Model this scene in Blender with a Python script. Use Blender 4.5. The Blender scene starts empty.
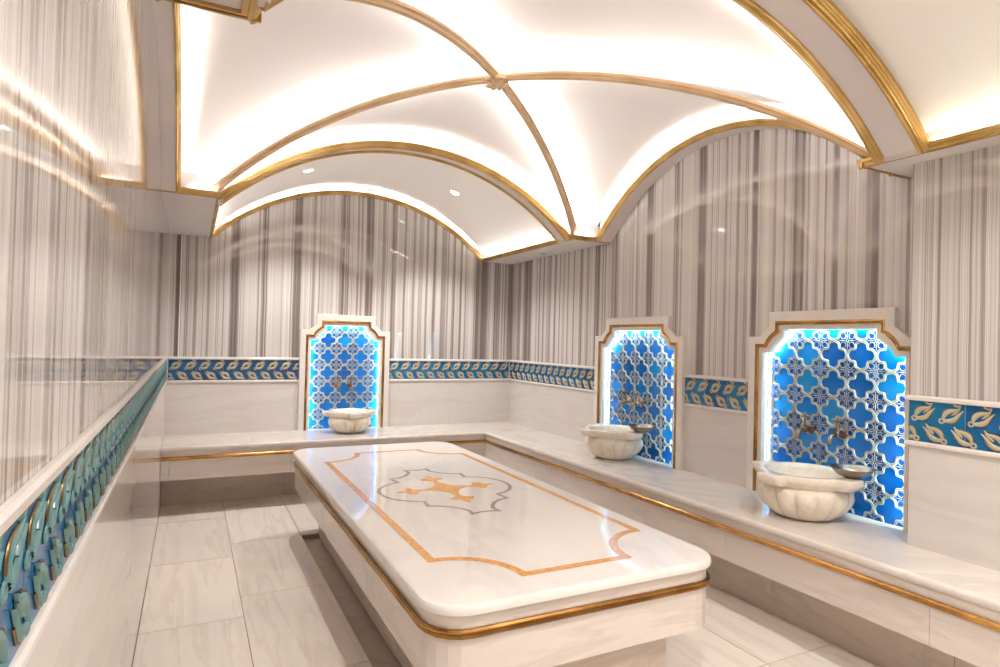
import bpy, math, random
from mathutils import Vector
random.seed(7)
C = bpy.context.scene.collection
PI = math.pi
# ------------------------------------------------------------------ room sizes (metres, z up, y into the room)
XL, XR, XP = -0.17, 2.903, 2.707          # left wall, right wall, projecting pier wall on the right
YB, YF, YP = 5.5, -1.4, 1.515              # back wall, wall behind the camera, end of the projecting pier
ZC = 2.095                                # underside of the corner soffits
ZB, ZT = 0.932, 1.100                     # tile frieze
ZS = 0.493                                # bench top
PX0, PX1 = 0.135, 2.55                     # soffit edges
PY0, PY1 = 1.660, 3.85
CX, HX = (PX0 + PX1) / 2, (PX1 - PX0) / 2
CY, HY = (PY0 + PY1) / 2, (PY1 - PY0) / 2
XLA, XRA = -0.07, 2.76                    # planes of the side arches
RISE = 0.50
RHO = 1.437

def arcf(t):
    t = max(-1.0, min(1.0, t))
    return RISE * (math.sqrt(RHO * RHO - t * t) - math.sqrt(RHO * RHO - 1)) / (RHO - math.sqrt(RHO * RHO - 1))

# ------------------------------------------------------------------ helpers
class MB:
    def __init__(s): s.v = []; s.f = []; s.m = []
    def quad(s, *p, m=0):
        n = len(s.v); s.v += [tuple(q) for q in p]; s.f.append(tuple(range(n, n + len(p)))); s.m.append(m)
    def box(s, x0, x1, y0, y1, z0, z1, m=0):
        n = len(s.v)
        s.v += [(x0,y0,z0),(x1,y0,z0),(x1,y1,z0),(x0,y1,z0),(x0,y0,z1),(x1,y0,z1),(x1,y1,z1),(x0,y1,z1)]
        for f in ((3,2,1,0),(4,5,6,7),(0,1,5,4),(1,2,6,5),(2,3,7,6),(3,0,4,7)):
            s.f.append(tuple(n + i for i in f)); s.m.append(m)
    def grid(s, rows, closed_u=False, closed_v=False, m=0, cap=False):
        """rows: list of rows of points, joined by quads"""
        n = len(s.v); R = len(rows); K = len(rows[0])
        for r in rows: s.v += [tuple(q) for q in r]
        for i in range(R if closed_u else R - 1):
            for j in range(K if closed_v else K - 1):
                a = n + i * K + j; b = n + i * K + (j + 1) % K
                c = n + ((i + 1) % R) * K + (j + 1) % K; d = n + ((i + 1) % R) * K + j
                s.f.append((a, b, c, d)); s.m.append(m)
        if cap:
            s.f.append(tuple(n + j for j in reversed(range(K)))); s.m.append(m)
            s.f.append(tuple(n + (R - 1) * K + j for j in range(K))); s.m.append(m)
    def build(s, name, mats, parent=None, smooth=None, bevel=None, kind=None):
        me = bpy.data.meshes.new(name); me.from_pydata(s.v, [], s.f); me.validate(); me.update()
        if not isinstance(mats, (list, tuple)): mats = [mats]
        for k in mats: me.materials.append(k)
        if len(mats) > 1 and len(me.polygons) == len(s.m):
            for p, k in zip(me.polygons, s.m): p.material_index = k
        import bmesh
        bm = bmesh.new(); bm.from_mesh(me)
        bmesh.ops.remove_doubles(bm, verts=bm.verts, dist=1e-5)
        bmesh.ops.recalc_face_normals(bm, faces=bm.faces)
        bm.to_mesh(me); bm.free()
        if smooth is not None:
            for p in me.polygons: p.use_smooth = True
            me.set_sharp_from_angle(angle=math.radians(smooth))
        o = bpy.data.objects.new(name, me); C.objects.link(o)
        if parent is not None: o.parent = parent
        if bevel:
            b = o.modifiers.new('bevel', 'BEVEL'); b.width = bevel; b.segments = 2; b.limit_method = 'ANGLE'
            b.angle_limit = math.radians(50)
        if kind: o['kind'] = kind
        return o

def thing(name, label, cat, loc=(0, 0, 0), group=None):
    o = bpy.data.objects.new(name, None); C.objects.link(o); o.empty_display_size = .05
    o.location = loc; o['label'] = label; o['category'] = cat
    if group: o['group'] = group
    return o
def tag(o, label, cat, group=None):
    o['label'] = label; o['category'] = cat
    if group: o['group'] = group
    return o
def sweep(mb, path, prof, side=None, closed=False, m=0, cap=True):
    """sweep a profile [(a,b)] along path; a is along `side(i)` and b along the other normal"""
    P = [Vector(p) for p in path]; N = len(P); rows = []
    for i in range(N):
        if closed: t0 = (P[i] - P[i - 1]).normalized(); t1 = (P[(i + 1) % N] - P[i]).normalized()
        else:
            t0 = (P[i] - P[i - 1]).normalized() if i else (P[1] - P[0]).normalized()
            t1 = (P[i + 1] - P[i]).normalized() if i < N - 1 else t0
        t = (t0 + t1).normalized(); s = Vector(side(i) if callable(side) else side)
        b = t.cross(s).normalized(); a = b.cross(t).normalized()
        # mitre: scale in the plane of the bend
        c = max(0.5, t.dot(t1)); bend = (t1 - t0)
        row = []
        for (u, w) in prof:
            d = a * u + b * w
            if bend.length > 1e-4:
                n = bend.normalized(); k = d.dot(n); d = d + n * (k / c - k)
            row.append(P[i] + d)
        rows.append(row)
    mb.grid(rows, closed_u=closed, closed_v=True, m=m, cap=cap and not closed)
def circ(r, n=8, ph=0.0): return [(r * math.cos(2 * PI * k / n + ph), r * math.sin(2 * PI * k / n + ph)) for k in range(n)]
def lathe(mb, prof, c=(0, 0, 0), n=32, m=0, fr=None):
    rows = []
    for (r, z) in prof:
        rows.append([(c[0] + (fr(r, z, 2*PI*k/n) if fr else r) * math.cos(2*PI*k/n), c[1] + (fr(r, z, 2*PI*k/n) if fr else r) * math.sin(2*PI*k/n), c[2] + z) for k in range(n)])
    mb.grid(rows, closed_v=True, m=m)

# ------------------------------------------------------------------ materials
def lin(c): return tuple(((x / 255) / 12.92 if x / 255 <= .04045 else ((x / 255 + .055) / 1.055) ** 2.4) for x in c)
def newmat(name, col, rough=.5, metal=0.0, spec=None):
    m = bpy.data.materials.new(name); m.use_nodes = True; b = m.node_tree.nodes['Principled BSDF']
    b.inputs['Base Color'].default_value = (*lin(col), 1); b.inputs['Roughness'].default_value = rough
    b.inputs['Metallic'].default_value = metal
    if spec is not None: b.inputs['IOR'].default_value = spec
    return m
def N(m, t, **kw):
    n = m.node_tree.nodes.new(t)
    for k, v in kw.items(): setattr(n, k, v)
    return n
def ln(m, a, b): m.node_tree.links.new(a, b)
def math_(m, op, a, b=None, c=None):
    n = N(m, 'ShaderNodeMath', operation=op)
    for i, x in enumerate((a, b, c)):
        if x is None: continue
        if isinstance(x, (int, float)): n.inputs[i].default_value = x
        else: ln(m, x, n.inputs[i])
    return n.outputs[0]
def ramp(m, fac, stops, interp='LINEAR'):
    r = N(m, 'ShaderNodeValToRGB'); r.color_ramp.interpolation = interp
    e = r.color_ramp.elements
    while len(e) > 1: e.remove(e[-1])
    e[0].position, e[0].color = stops[0][0], (*lin(stops[0][1]), 1)
    for p, c in stops[1:]:
        x = e.new(p); x.color = (*lin(c), 1)
    ln(m, fac, r.inputs[0]); return r.outputs[0]

def striped_marble():
    """vertically banded grey and cream marble, polished"""
    m = newmat('striped_marble', (210, 200, 192), .028, 0, 1.55)
    g = N(m, 'ShaderNodeNewGeometry'); s = N(m, 'ShaderNodeSeparateXYZ'); ln(m, g.outputs['Position'], s.inputs[0])
    along = math_(m, 'ADD', s.outputs[0], s.outputs[1])
    w = N(m, 'ShaderNodeTexNoise', noise_dimensions='3D'); w.inputs['Scale'].default_value = 1.1; w.inputs['Detail'].default_value = 3
    ln(m, g.outputs['Position'], w.inputs['Vector'])
    warp = math_(m, 'MULTIPLY', math_(m, 'SUBTRACT', w.outputs[0], .5), .018)
    slab = math_(m, 'FLOOR', math_(m, 'DIVIDE', along, .62))
    wn = N(m, 'ShaderNodeTexWhiteNoise', noise_dimensions='1D'); ln(m, slab, wn.inputs['W'])
    a2 = math_(m, 'ADD', math_(m, 'ADD', along, warp), math_(m, 'MULTIPLY', wn.outputs['Value'], 37.0))
    def n1(sc, det, rg):
        n = N(m, 'ShaderNodeTexNoise', noise_dimensions='1D'); n.inputs['Scale'].default_value = sc
        n.inputs['Detail'].default_value = det; n.inputs['Roughness'].default_value = rg
        ln(m, a2, n.inputs['W']); return n.outputs[0]
    f1 = n1(10.0, 2.0, .6); f2 = n1(34.0, 2.5, .6); f3 = n1(2.4, 1.0, .5)
    mix = math_(m, 'ADD', math_(m, 'ADD', math_(m, 'MULTIPLY', f1, .50), math_(m, 'MULTIPLY', f2, .36)), math_(m, 'MULTIPLY', f3, .14))
    sh = math_(m, 'ADD', mix, math_(m, 'MULTIPLY', math_(m, 'SUBTRACT', wn.outputs['Value'], .5), .03))
    col = ramp(m, sh, [(.34, (112, 101, 97)), (.41, (130, 119, 115)), (.44, (166, 157, 152)), (.465, (144, 133, 129)), (.485, (200, 194, 190)), (.52, (211, 206, 202)), (.545, (180, 172, 168)), (.56, (221, 217, 214)), (.61, (212, 207, 203)), (.63, (150, 139, 134)), (.67, (206, 200, 196))])
    b = m.node_tree.nodes['Principled BSDF']; ln(m, col, b.inputs['Base Color'])
    # the polish follows the veins: reflections break into upright streaks
    mm = math_(m, 'ADD', math_(m, 'MULTIPLY', n1(55.0, 2.0, .5), 1.0), math_(m, 'MULTIPLY', w.outputs[0], 1.2))
    bp = N(m, 'ShaderNodeBump'); bp.inputs['Strength'].default_value = .03; bp.inputs['Distance'].default_value = .003
    ln(m, mm, bp.inputs['Height']); ln(m, bp.outputs[0], b.inputs['Normal'])
    return m
def white_marble(name, base, vein, rough=.1, scale=(1, 1, 1), amount=.5, ior=1.5, tile=False, dist=.7):
    m = newmat(name, base, rough, 0, ior)
    g = N(m, 'ShaderNodeNewGeometry'); mp = N(m, 'ShaderNodeMapping'); mp.inputs['Scale'].default_value = scale
    src = g.outputs['Position']
    if tile:
        at = N(m, 'ShaderNodeAttribute', attribute_name='tile'); va = N(m, 'ShaderNodeVectorMath', operation='ADD')
        sc = N(m, 'ShaderNodeVectorMath', operation='SCALE'); sc.inputs['Scale'].default_value = 9
        ln(m, at.outputs['Color'], sc.inputs[0]); ln(m, src, va.inputs[0]); ln(m, sc.outputs[0], va.inputs[1]); src = va.outputs[0]
    ln(m, src, mp.inputs['Vector'])
    n = N(m, 'ShaderNodeTexNoise'); n.inputs['Scale'].default_value = 1.6; n.inputs['Detail'].default_value = 6; n.inputs['Roughness'].default_value = .58
    n.inputs['Distortion'].default_value = dist
    ln(m, mp.outputs[0], n.inputs['Vector'])
    d = tuple(int(a + (b - a) * amount) for a, b in zip(base, vein))
    d2 = tuple(int(a + (b - a) * amount * .3) for a, b in zip(base, vein))
    col = ramp(m, n.outputs[0], [(.30, d2), (.42, base), (.49, d), (.52, base), (.62, d2), (.70, d)])
    if tile:
        hs = N(m, 'ShaderNodeHueSaturation'); sx = N(m, 'ShaderNodeSeparateColor'); ln(m, at.outputs['Color'], sx.inputs[0])
        ln(m, math_(m, 'ADD', math_(m, 'MULTIPLY', sx.outputs[0], .12), .92), hs.inputs['Value']); ln(m, col, hs.inputs['Color']); col = hs.outputs[0]
    ln(m, col, m.node_tree.nodes['Principled BSDF'].inputs['Base Color'])
    return m
def inlay_stone(name, c1, c2, scale=60):
    m = newmat(name, c1, .12)
    g = N(m, 'ShaderNodeNewGeometry'); n = N(m, 'ShaderNodeTexNoise'); n.inputs['Scale'].default_value = scale; n.inputs['Detail'].default_value = 5
    ln(m, g.outputs['Position'], n.inputs['Vector'])
    ln(m, ramp(m, n.outputs[0], [(.35, c1), (.5, c2), (.62, c1)]), m.node_tree.nodes['Principled BSDF'].inputs['Base Color']); return m
def metal_mat(name, c1, c2, rough, scale=(8, 8, 8)):
    m = newmat(name, c1, rough, 1.0)
    g = N(m, 'ShaderNodeNewGeometry'); n = N(m, 'ShaderNodeTexNoise'); n.inputs['Scale'].default_value = 6; n.inputs['Detail'].default_value = 4
    ln(m, g.outputs['Position'], n.inputs['Vector'])
    ln(m, ramp(m, n.outputs[0], [(.35, c1), (.65, c2)]), m.node_tree.nodes['Principled BSDF'].inputs['Base Color']); return m
def emitter(name, col, strength):
    m = bpy.data.materials.new(name); m.use_nodes = True; nt = m.node_tree; nt.nodes.clear()
    e = nt.nodes.new('ShaderNodeEmission'); o = nt.nodes.new('ShaderNodeOutputMaterial')
    e.inputs[0].default_value = (*col, 1); e.inputs[1].default_value = strength; nt.links.new(e.outputs[0], o.inputs[0]); return m
def glazed(name, cols, rough=.12, scale=5.0):
    """glazed ceramic: colour drifts from cell to cell through the 'cell' attribute"""
    m = newmat(name, cols[0], rough, 0, 1.55)
    at = N(m, 'ShaderNodeAttribute', attribute_name='tile'); sx = N(m, 'ShaderNodeSeparateColor'); ln(m, at.outputs['Color'], sx.inputs[0])
    g = N(m, 'ShaderNodeNewGeometry'); n = N(m, 'ShaderNodeTexNoise'); n.inputs['Scale'].default_value = scale; n.inputs['Detail'].default_value = 3
    ln(m, g.outputs['Position'], n.inputs['Vector'])
    f = math_(m, 'ADD', math_(m, 'MULTIPLY', sx.outputs[0], .6), math_(m, 'MULTIPLY', n.outputs[0], .4))
    k = len(cols) - 1
    ln(m, ramp(m, f, [(.2 + .6 * i / k, c) for i, c in enumerate(cols)]), m.node_tree.nodes['Principled BSDF'].inputs['Base Color']); return m

M = {}
M['stripe'] = striped_marble()
M['panel'] = white_marble('cream_marble_panel', (216, 210, 205), (204, 196, 190), .10, (.4, .4, 2.2), .45)
M['rail'] = white_marble('cream_marble_rail', (229, 223, 217), (212, 204, 197), .14, (2, 2, 2), .3)
M['bench'] = white_marble('white_marble_slab', (222, 214, 207), (198, 188, 180), .07, (.8, .8, 4), .5)
M['apron'] = white_marble('grey_white_marble', (218, 208, 200), (196, 186, 177), .11, (.5, .5, 4), .5)
M['recess'] = white_marble('beige_stone', (204, 191, 178), (184, 170, 156), .22, (1, 1, 4), .5)
M['floor'] = white_marble('marble_floor_tile', (238, 230, 221), (220, 209, 198), .09, (4.5, .5, 1), .55, tile=True, dist=.15)
M['grout'] = newmat('grout', (150, 136, 124), .8)
M['top'] = white_marble('milk_white_marble', (232, 227, 222), (214, 208, 202), .05, (1.3, .5, 1), .4)
M['basin'] = white_marble('carved_white_marble', (238, 229, 214), (222, 210, 192), .2, (3, 3, 3), .5)
M['plaster'] = newmat('white_plaster', (243, 239, 236), .8)
M['soffit'] = newmat('matt_white_soffit', (214, 206, 203), .7)
M['gold'] = metal_mat('gilded_moulding', (206, 174, 116), (172, 140, 84), .38)
M['rib'] = metal_mat('pale_gilded_rib', (222, 194, 158), (206, 174, 134), .45)
M['rib'].node_tree.nodes['Principled BSDF'].inputs['Metallic'].default_value = .55
M['brass'] = metal_mat('polished_brass', (188, 142, 82), (140, 100, 54), .24)
M['bronze'] = metal_mat('antique_brass', (140, 114, 92), (96, 78, 64), .3)
M['pewter'] = metal_mat('hammered_tinned_copper', (176, 160, 146), (126, 112, 100), .28)
M['inlay'] = inlay_stone('golden_stone_inlay', (226, 170, 104), (198, 140, 78))
M['inlay_gold'] = inlay_stone('yellow_stone_inlay', (232, 178, 98), (214, 156, 76), 30)
M['inlay_grey'] = inlay_stone('grey_stone_inlay', (176, 164, 158), (158, 146, 142), 40)
M['blue'] = glazed('blue_glaze', [(0, 72, 146), (0, 94, 176), (2, 106, 188), (12, 134, 192)], .10)
M['deep'] = glazed('deep_blue_glaze', [(4, 56, 128), (8, 74, 152), (12, 90, 166)], .14)
M['lattice'] = newmat('cream_glaze_relief', (168, 170, 162), .2)
M['lattice_gold'] = metal_mat('gilt_line', (176, 150, 112), (150, 124, 88), .35)
M['frieze_blue'] = glazed('frieze_blue_glaze', [(0, 60, 108), (2, 80, 132), (8, 104, 150), (4, 86, 140)], .22, 3.0)
M['leaf'] = newmat('cream_tulip_glaze', (184, 174, 146), .25)
M['leaf_gold'] = metal_mat('tulip_gilt_line', (132, 106, 70), (104, 82, 50), .35)
M['teal'] = newmat('tulip_teal_glaze', (92, 134, 134), .25)
M['led'] = emitter('cove_led', (1.0, .975, .95), 95.0)
M['led_front'] = emitter('cove_led_front', (1.0, .97, .76), 90.0)
M['led_niche'] = emitter('niche_led', (.58, .88, 1.0), 105.0)
M['lamp'] = emitter('downlight_lens', (1.0, .95, .88), 20.0)
M['dark'] = newmat('dark_slot', (60, 54, 50), .6)
M['seal'] = newmat('white_sealant', (240, 236, 232), .4)

# ------------------------------------------------------------------ niches (centre along wall, half widths)
NICHES = {
    'back':  dict(wall='back', c=1.238, HW=.398, HT=.262),
    'mid':   dict(wall='right', c=3.515, HW=.488, HT=.345),
    'near':  dict(wall='right', c=2.022, HW=.478, HT=.342),
}
ZTOP = 1.505
def frame_of(wall):
    """origin, direction along the wall (to the viewer's right), outward normal"""
    if wall == 'back':  return lambda u, w, h: (u, YB - h, w)
    if wall == 'right': return lambda u, w, h: (XR - h, u, w)
    if wall == 'pier':  return lambda u, w, h: (XP - h, u, w)
    if wall == 'left':  return lambda u, w, h: (XL + h, u, w)
    if wall == 'front': return lambda u, w, h: (u, YF + h, w)
    if wall == 'return': return lambda u, w, h: (u, YP + h, w)

# ------------------------------------------------------------------ walls
def wall(name, fr, u0, u1, top, holes=()):
    """wall surface with the plain lower zone and the striped upper zone; recesses 7.5 cm deep for the niches"""
    mb = MB(); us = sorted({u0, u1, *[x for h in holes for x in h]})
    za, zb = ZTOP - .16, ZTOP - .05
    zs = sorted({0, ZS, ZB, ZT, top, *([za, zb] if holes else [])})
    def cut(a, b, c, d):
        for lo, lo2, hi2, hi in holes:
            if c >= ZS - .02 and d <= za + 1e-6 and lo - 1e-6 <= a and b <= hi + 1e-6: return True
            if c >= za - 1e-6 and d <= zb + 1e-6 and lo2 - 1e-6 <= a and b <= hi2 + 1e-6: return True
        return False
    for a, b in zip(us, us[1:]):
        for c, d in zip(zs, zs[1:]):
            m = 0 if d <= ZT + 1e-6 else 1
            if not cut(a, b, c, d): mb.quad(fr(a, c, 0), fr(b, c, 0), fr(b, d, 0), fr(a, d, 0), m=m)
    D = -.075
    for lo, lo2, hi2, hi in holes:
        P = [(lo, ZS), (lo, za), (lo2, za), (lo2, zb), (hi2, zb), (hi2, za), (hi, za), (hi, ZS)]
        for p, q in zip(P, P[1:] + P[:1]): mb.quad(fr(*p, 0), fr(*q, 0), fr(*q, D), fr(*p, D))
        mb.quad(fr(lo, ZS, D), fr(hi, ZS, D), fr(hi, za, D), fr(lo, za, D))
        mb.quad(fr(lo2, za, D), fr(hi2, za, D), fr(hi2, zb, D), fr(lo2, zb, D))
    return mb.build(name, [M['panel'], M['stripe']], kind='structure')
hole = {k: (n['c'] - n['HW'] + .03, n['c'] - n['HT'] + .03, n['c'] + n['HT'] - .03, n['c'] + n['HW'] - .03) for k, n in NICHES.items()}
ZW = 2.9
wl = wall('wall_left', frame_of('left'), YF, YB, ZW)
wb = wall('wall_back', frame_of('back'), XL, XR, ZW, [hole['back']])
wr = wall('wall_right', frame_of('right'), YP - .05, YB, ZW, [hole['mid'], hole['near']])
mb = MB(); fr = frame_of('pier')
for c, d, m in ((0, ZT, 0), (ZT, ZC + .02, 1)):
    mb.quad(fr(YF, c, 0), fr(YP, c, 0), fr(YP, d, 0), fr(YF, d, 0), m=m)
    mb.quad((XP, YP, c), (XR, YP, c), (XR, YP, d), (XP, YP, d), m=m)
mb.quad((XP, YF, ZC+.02), (XR, YF, ZC+.02), (XR, YP, ZC+.02), (XP, YP, ZC+.02))
mb.build('wall_pier', [M['panel'], M['stripe']], kind='structure')
wall('wall_front', frame_of('front'), XL, XR, ZW)
# bright sealed joint in the back wall beside the left corner
mb = MB(); mb.box(-.092, -.082, YB - .004, YB, ZT + .02, ZC); mb.build('trim_1', M['seal'], kind='structure')

# ------------------------------------------------------------------ floor of marble tiles
def floor():
    mb = MB(); cols = []
    xs = [(-.17, .255), (.255, .681), (.681, 1.22), (1.22, 1.69), (1.69, 2.16), (2.16, 2.60)]
    offs = [3.92, 2.44, 3.4, 2.9, 1.75, 1.75]; L = [.86, .86, .9, .9, .9, 1.2]
    g = .0022
    for (a, b), o, l in zip(xs, offs, L):
        y = o - l * 8
        while y < YB:
            y0, y1 = max(y, YF), min(y + l, YB)
            if y1 > y0 + .01:
                segs = [(a, b, y0, y1)]
                if abs(a - .681) < 1e-6:      # leave the gutter beside the platform open
                    segs = [(a, b, max(y0, 4.17), y1)] if y1 > 4.17 else []
                    if y0 < 4.17: segs.append((.80, b, y0, min(y1, 4.17)))
                for (p, q, r, s) in segs:
                    if s - r < .02: continue
                    n0 = len(mb.f); mb.box(p + g, q - g, r + g, s - g, -.012, 0)
                    c = random.random(), random.random(), random.random()
                    cols.append((n0, len(mb.f), c))
            y += l
    me = bpy.data.meshes.new('floor'); me.from_pydata(mb.v, [], mb.f)
    me.materials.append(M['floor']); me.materials.append(M['grout'])
    at = me.attributes.new('tile', 'FLOAT_COLOR', 'FACE')
    for n0, n1, c in cols:
        for i in range(n0, n1): at.data[i].color = (*c, 1)
    o = bpy.data.objects.new('floor', me); C.objects.link(o); o['kind'] = 'structure'
    g_ = MB()
    for x0, x1, y0, y1 in ((XL, .679, YF, YB), (.80, XR, YF, YB), (.679, .80, 4.17, YB)):
        g_.box(x0, x1, y0, y1, -.06, -.003)
    g_.build('floor_bed', M['grout'], parent=o)
    h = MB(); y = YF
    while y < 4.17:
        h.box(.679, .80, y + .0015, min(y + .62, 4.17) - .0015, -.075, -.032); y += .62
    h.box(.676, .6812, YF, 4.17, -.035, -.001)
    h.build('gutter', M['recess'], parent=o)
floor()

# ------------------------------------------------------------------ ceiling
OFF = .10
HXR, HYR = 1.25, 1.14
def groin(x, y):
    a, b = arcf((x - CX) / HXR), arcf((y - CY) / HYR); k = .022
    return ZC + OFF + max(a, b) + k * math.log(1 + math.exp(-abs(a - b) / k)) - .006
mb = MB(); nx, ny = 96, 84
X0, X1, Y0, Y1 = XLA - .02, XRA + .02, 1.53, 3.98
rows = []
for j in range(ny + 1):
    y = Y0 + (Y1 - Y0) * j / ny
    rows.append([(X0 + (X1 - X0) * i / nx, y, groin(X0 + (X1 - X0) * i / nx, y)) for i in range(nx + 1)])
mb.grid(rows); mb.build('ceiling', M['plaster'], smooth=25, kind='structure')
def barrel(y0, y1, off):
    mb = MB(); rows = []
    for y in (y0, (y0 + y1) / 2, y1):
        r = [(PX0 - .09, y, ZC + off)]
        r += [(CX + HX * t, y, ZC + off + arcf(t)) for t in [i / 30 - 1 for i in range(61)]]
        r += [(PX1 + .09, y, ZC + off)]
        rows.append(r)
    mb.grid(rows); return mb.build('ceiling', M['plaster'], smooth=30, kind='structure')
barrel(4.05, YB, .075); barrel(YF, 1.40, .075)
mb = MB(); mb.box(XL - .05, XR + .05, YF - .05, YB + .05, ZW, ZW + .05); mb.build('ceiling', M['soffit'], kind='structure')

# gold moulding profile: stepped, 3.4 cm high; local a = outwards, b = up
GP = [(0, 0), (.008, 0), (.010, .003), (.015, .004), (.015, .010), (.019, .013), (.019, .019), (.025, .022), (.025, .036), (.022, .036), (.022, .024), (0, .024)]
trim_no = [1]
def trim(paths, mat='gold', led=None, led_paths=(), prof=None):
    """paths: list of (points, outward side vector); the profile's second axis must point up"""
    fixed = []
    for pts, side in paths:
        k = len(pts) // 2; t_ = (Vector(pts[k]) - Vector(pts[k - 1]))
        fixed.append((pts if t_.cross(Vector(side)).z > 0 else list(reversed(pts)), side))
    paths = fixed
    trim_no[0] += 1; mb = MB()
    for pts, side in paths: sweep(mb, pts, prof or [(a, b) for a, b in GP], side=side)
    o = mb.build('trim_%d' % trim_no[0], M[mat], smooth=35, kind='structure')
    if led_paths:
        q = MB()
        for pts in led_paths: sweep(q, pts, circ(.004, 6), side=(0.3, .2, 1) if len(pts) == 2 else (1, 1, .01))
        q.build('led_strip', M[led or 'led'], parent=o)
    return o
def mold_line(x0, y0, x1, y1, out, z=ZC - .006):
    """straight moulding whose outward face looks along `out`; profile's second axis must be up"""
    p, q = Vector((x0, y0, z)), Vector((x1, y1, z)); t = (q - p).normalized()
    if t.cross(Vector(out)).z < 0: p, q = q, p
    return ([p, q], out)
E_ = .025
def rect_soffit(x0, x1, y0, y1):
    mb = MB(); mb.box(x0, x1, y0, y1, ZC, ZC + .12)
    ca, cb = (x1, x1 + .035) if x0 < 0 else (x0 - .035, x0)      # block behind the foot of the cross arch
    if y1 > 5: mb.box(ca, cb, 3.935, 4.06, ZC - .004, ZC + .12)
    else: mb.box(ca, cb, 1.405, 1.565, ZC - .004, ZC + .12)
    mb.build('ceiling', M['soffit'], kind='structure')
# four corner soffits
rect_soffit(XL, PX0 - E_, PY1 + E_, YB); rect_soffit(PX1 + E_, XR, PY1 + E_, YB)
rect_soffit(XL, PX0 - E_, YF, PY0 - E_); rect_soffit(PX1 + E_, XR, YF, PY0 - E_)
zl = ZC + .024
b_ = E_ - .0
trim([mold_line(PX0 - E_, PY1 + .0, PX0 - E_, YB, (1, 0, 0)), mold_line(XL, PY1 + E_, PX0, PY1 + E_, (0, -1, 0))],
     led_paths=[[(PX0 - .020, 4.08, zl), (PX0 - .020, YB - .02, zl)], [(XLA + .05, PY1 + .016, zl), (PX0 - .03, PY1 + .016, zl)]])
trim([mold_line(PX1 + E_, PY1 + .0, PX1 + E_, YB, (-1, 0, 0)), mold_line(PX1, PY1 + E_, XR, PY1 + E_, (0, -1, 0))],
     led_paths=[[(PX1 + .020, 4.08, zl), (PX1 + .020, YB - .02, zl)], [(PX1 + .03, PY1 + .016, zl), (XRA - .02, PY1 + .016, zl)]])
trim([mold_line(PX0 - E_, YF, PX0 - E_, PY0, (1, 0, 0)), mold_line(XL, PY0 - E_, PX0, PY0 - E_, (0, 1, 0))], led='led_front',
     led_paths=[[(PX0 - .020, YF + .02, zl), (PX0 - .020, 1.38, zl)]])
trim([mold_line(PX1 + E_, YF, PX1 + E_, PY0, (-1, 0, 0)), mold_line(PX1, PY0 - E_, XR, PY0 - E_, (0, 1, 0))], led='led_front',
     led_paths=[[(PX1 + .020, YF + .02, zl), (PX1 + .020, 1.38, zl)]])
mb = MB(); xe, ye = PX0 - E_ + .002, PY0 - E_ + .002      # wide gilt border under the front left soffit
for k, (w0, w1, h) in enumerate(((0, .010, .010), (.010, .017, .006), (.017, .026, .009))):
    mb.box(XL, xe - w1, ye - w1, ye - w0, ZC - h, ZC); mb.box(xe - w1, xe - w0, YF, ye - w0, ZC - h, ZC)
trim_no[0] += 1; mb.build('trim_%d' % trim_no[0], M['gold'], kind='structure')
# side arches (gold trim + white soffit band up to the wall)
def arch_pts_y(x, dz=0.0, n=40, inner=0.0):
    return [(x, CY + (HY - inner) * t, ZC + arcf(t) + dz) for t in [-1 + 2 * i / n for i in range(n + 1)]]
def arch_pts_x(y, dz=0.0, n=44, inner=0.0):
    return [(CX + (HX - inner) * t, y, ZC + arcf(t) + dz) for t in [-1 + 2 * i / n for i in range(n + 1)]]
def led_arch(pts): return pts[2:-2]
def bandmesh(pts_a, pts_b, thick, name='ceiling'):
    mb = MB(); rows = []
    for a, b in zip(pts_a, pts_b):
        rows.append([a, b, (b[0], b[1], b[2] + thick), (a[0], a[1], a[2] + thick)])
    mb.grid(rows, closed_v=True, cap=True); return mb.build(name, M['soffit'], smooth=40, kind='structure')
bandmesh(arch_pts_y(XRA + .03), arch_pts_y(XR), .18)
bandmesh(arch_pts_y(XLA - .03), arch_pts_y(XL), .18)
S = 1
def arch_trim(pts, side, ledpts, led='led', prof=None):
    return trim([(pts, side)], led=led, led_paths=[ledpts] if ledpts else ())
# for sweeps: a = side, b = t x side ; choose direction so that b points up
arch_trim(list(reversed(arch_pts_y(XRA + .03, -.006))), (-1, 0, 0), led_arch(arch_pts_y(XRA + .018, .024)))
arch_trim(arch_pts_y(XLA - .03, -.006), (1, 0, 0), led_arch(arch_pts_y(XLA - .018, .024)))
# transverse bands
bandmesh(arch_pts_x(3.945), arch_pts_x(4.07), .16)
bandmesh(arch_pts_x(1.395), arch_pts_x(1.57), .16)
arch_trim(arch_pts_x(3.945, -.006), (0, -1, 0), led_arch(arch_pts_x(3.935, .024)))
arch_trim(list(reversed(arch_pts_x(4.07, -.006))), (0, 1, 0), None)
arch_trim(list(reversed(arch_pts_x(1.570, -.006))), (0, 1, 0), led_arch(arch_pts_x(1.581, .024)))
arch_trim(arch_pts_x(1.395, -.006), (0, -1, 0), None)
def under_arch(y0, y1):
    trim_no[0] += 1; mb = MB()
    pts = arch_pts_x(y0)
    rows = []
    for (x, y, z), (x2, _, z2) in zip(pts, pts[1:] + pts[-1:]):
        rows.append([(x, y0, z + .004), (x, y0, z - .012), (x, y0 + (y1 - y0) * .2, z - .016), (x, y0 + (y1 - y0) * .45, z - .012), (x, y0 + (y1 - y0) * .6, z - .015), (x, y0 + (y1 - y0) * .9, z - .012), (x, y1, z - .006), (x, y1, z + .004)])
    mb.grid(rows, closed_v=True, cap=True)
    mb.build('trim_%d' % trim_no[0], M['gold'], smooth=30, kind='structure')
under_arch(3.945, 3.961); under_arch(4.07, 4.054); under_arch(1.570, 1.537); under_arch(1.395, 1.409)
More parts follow.
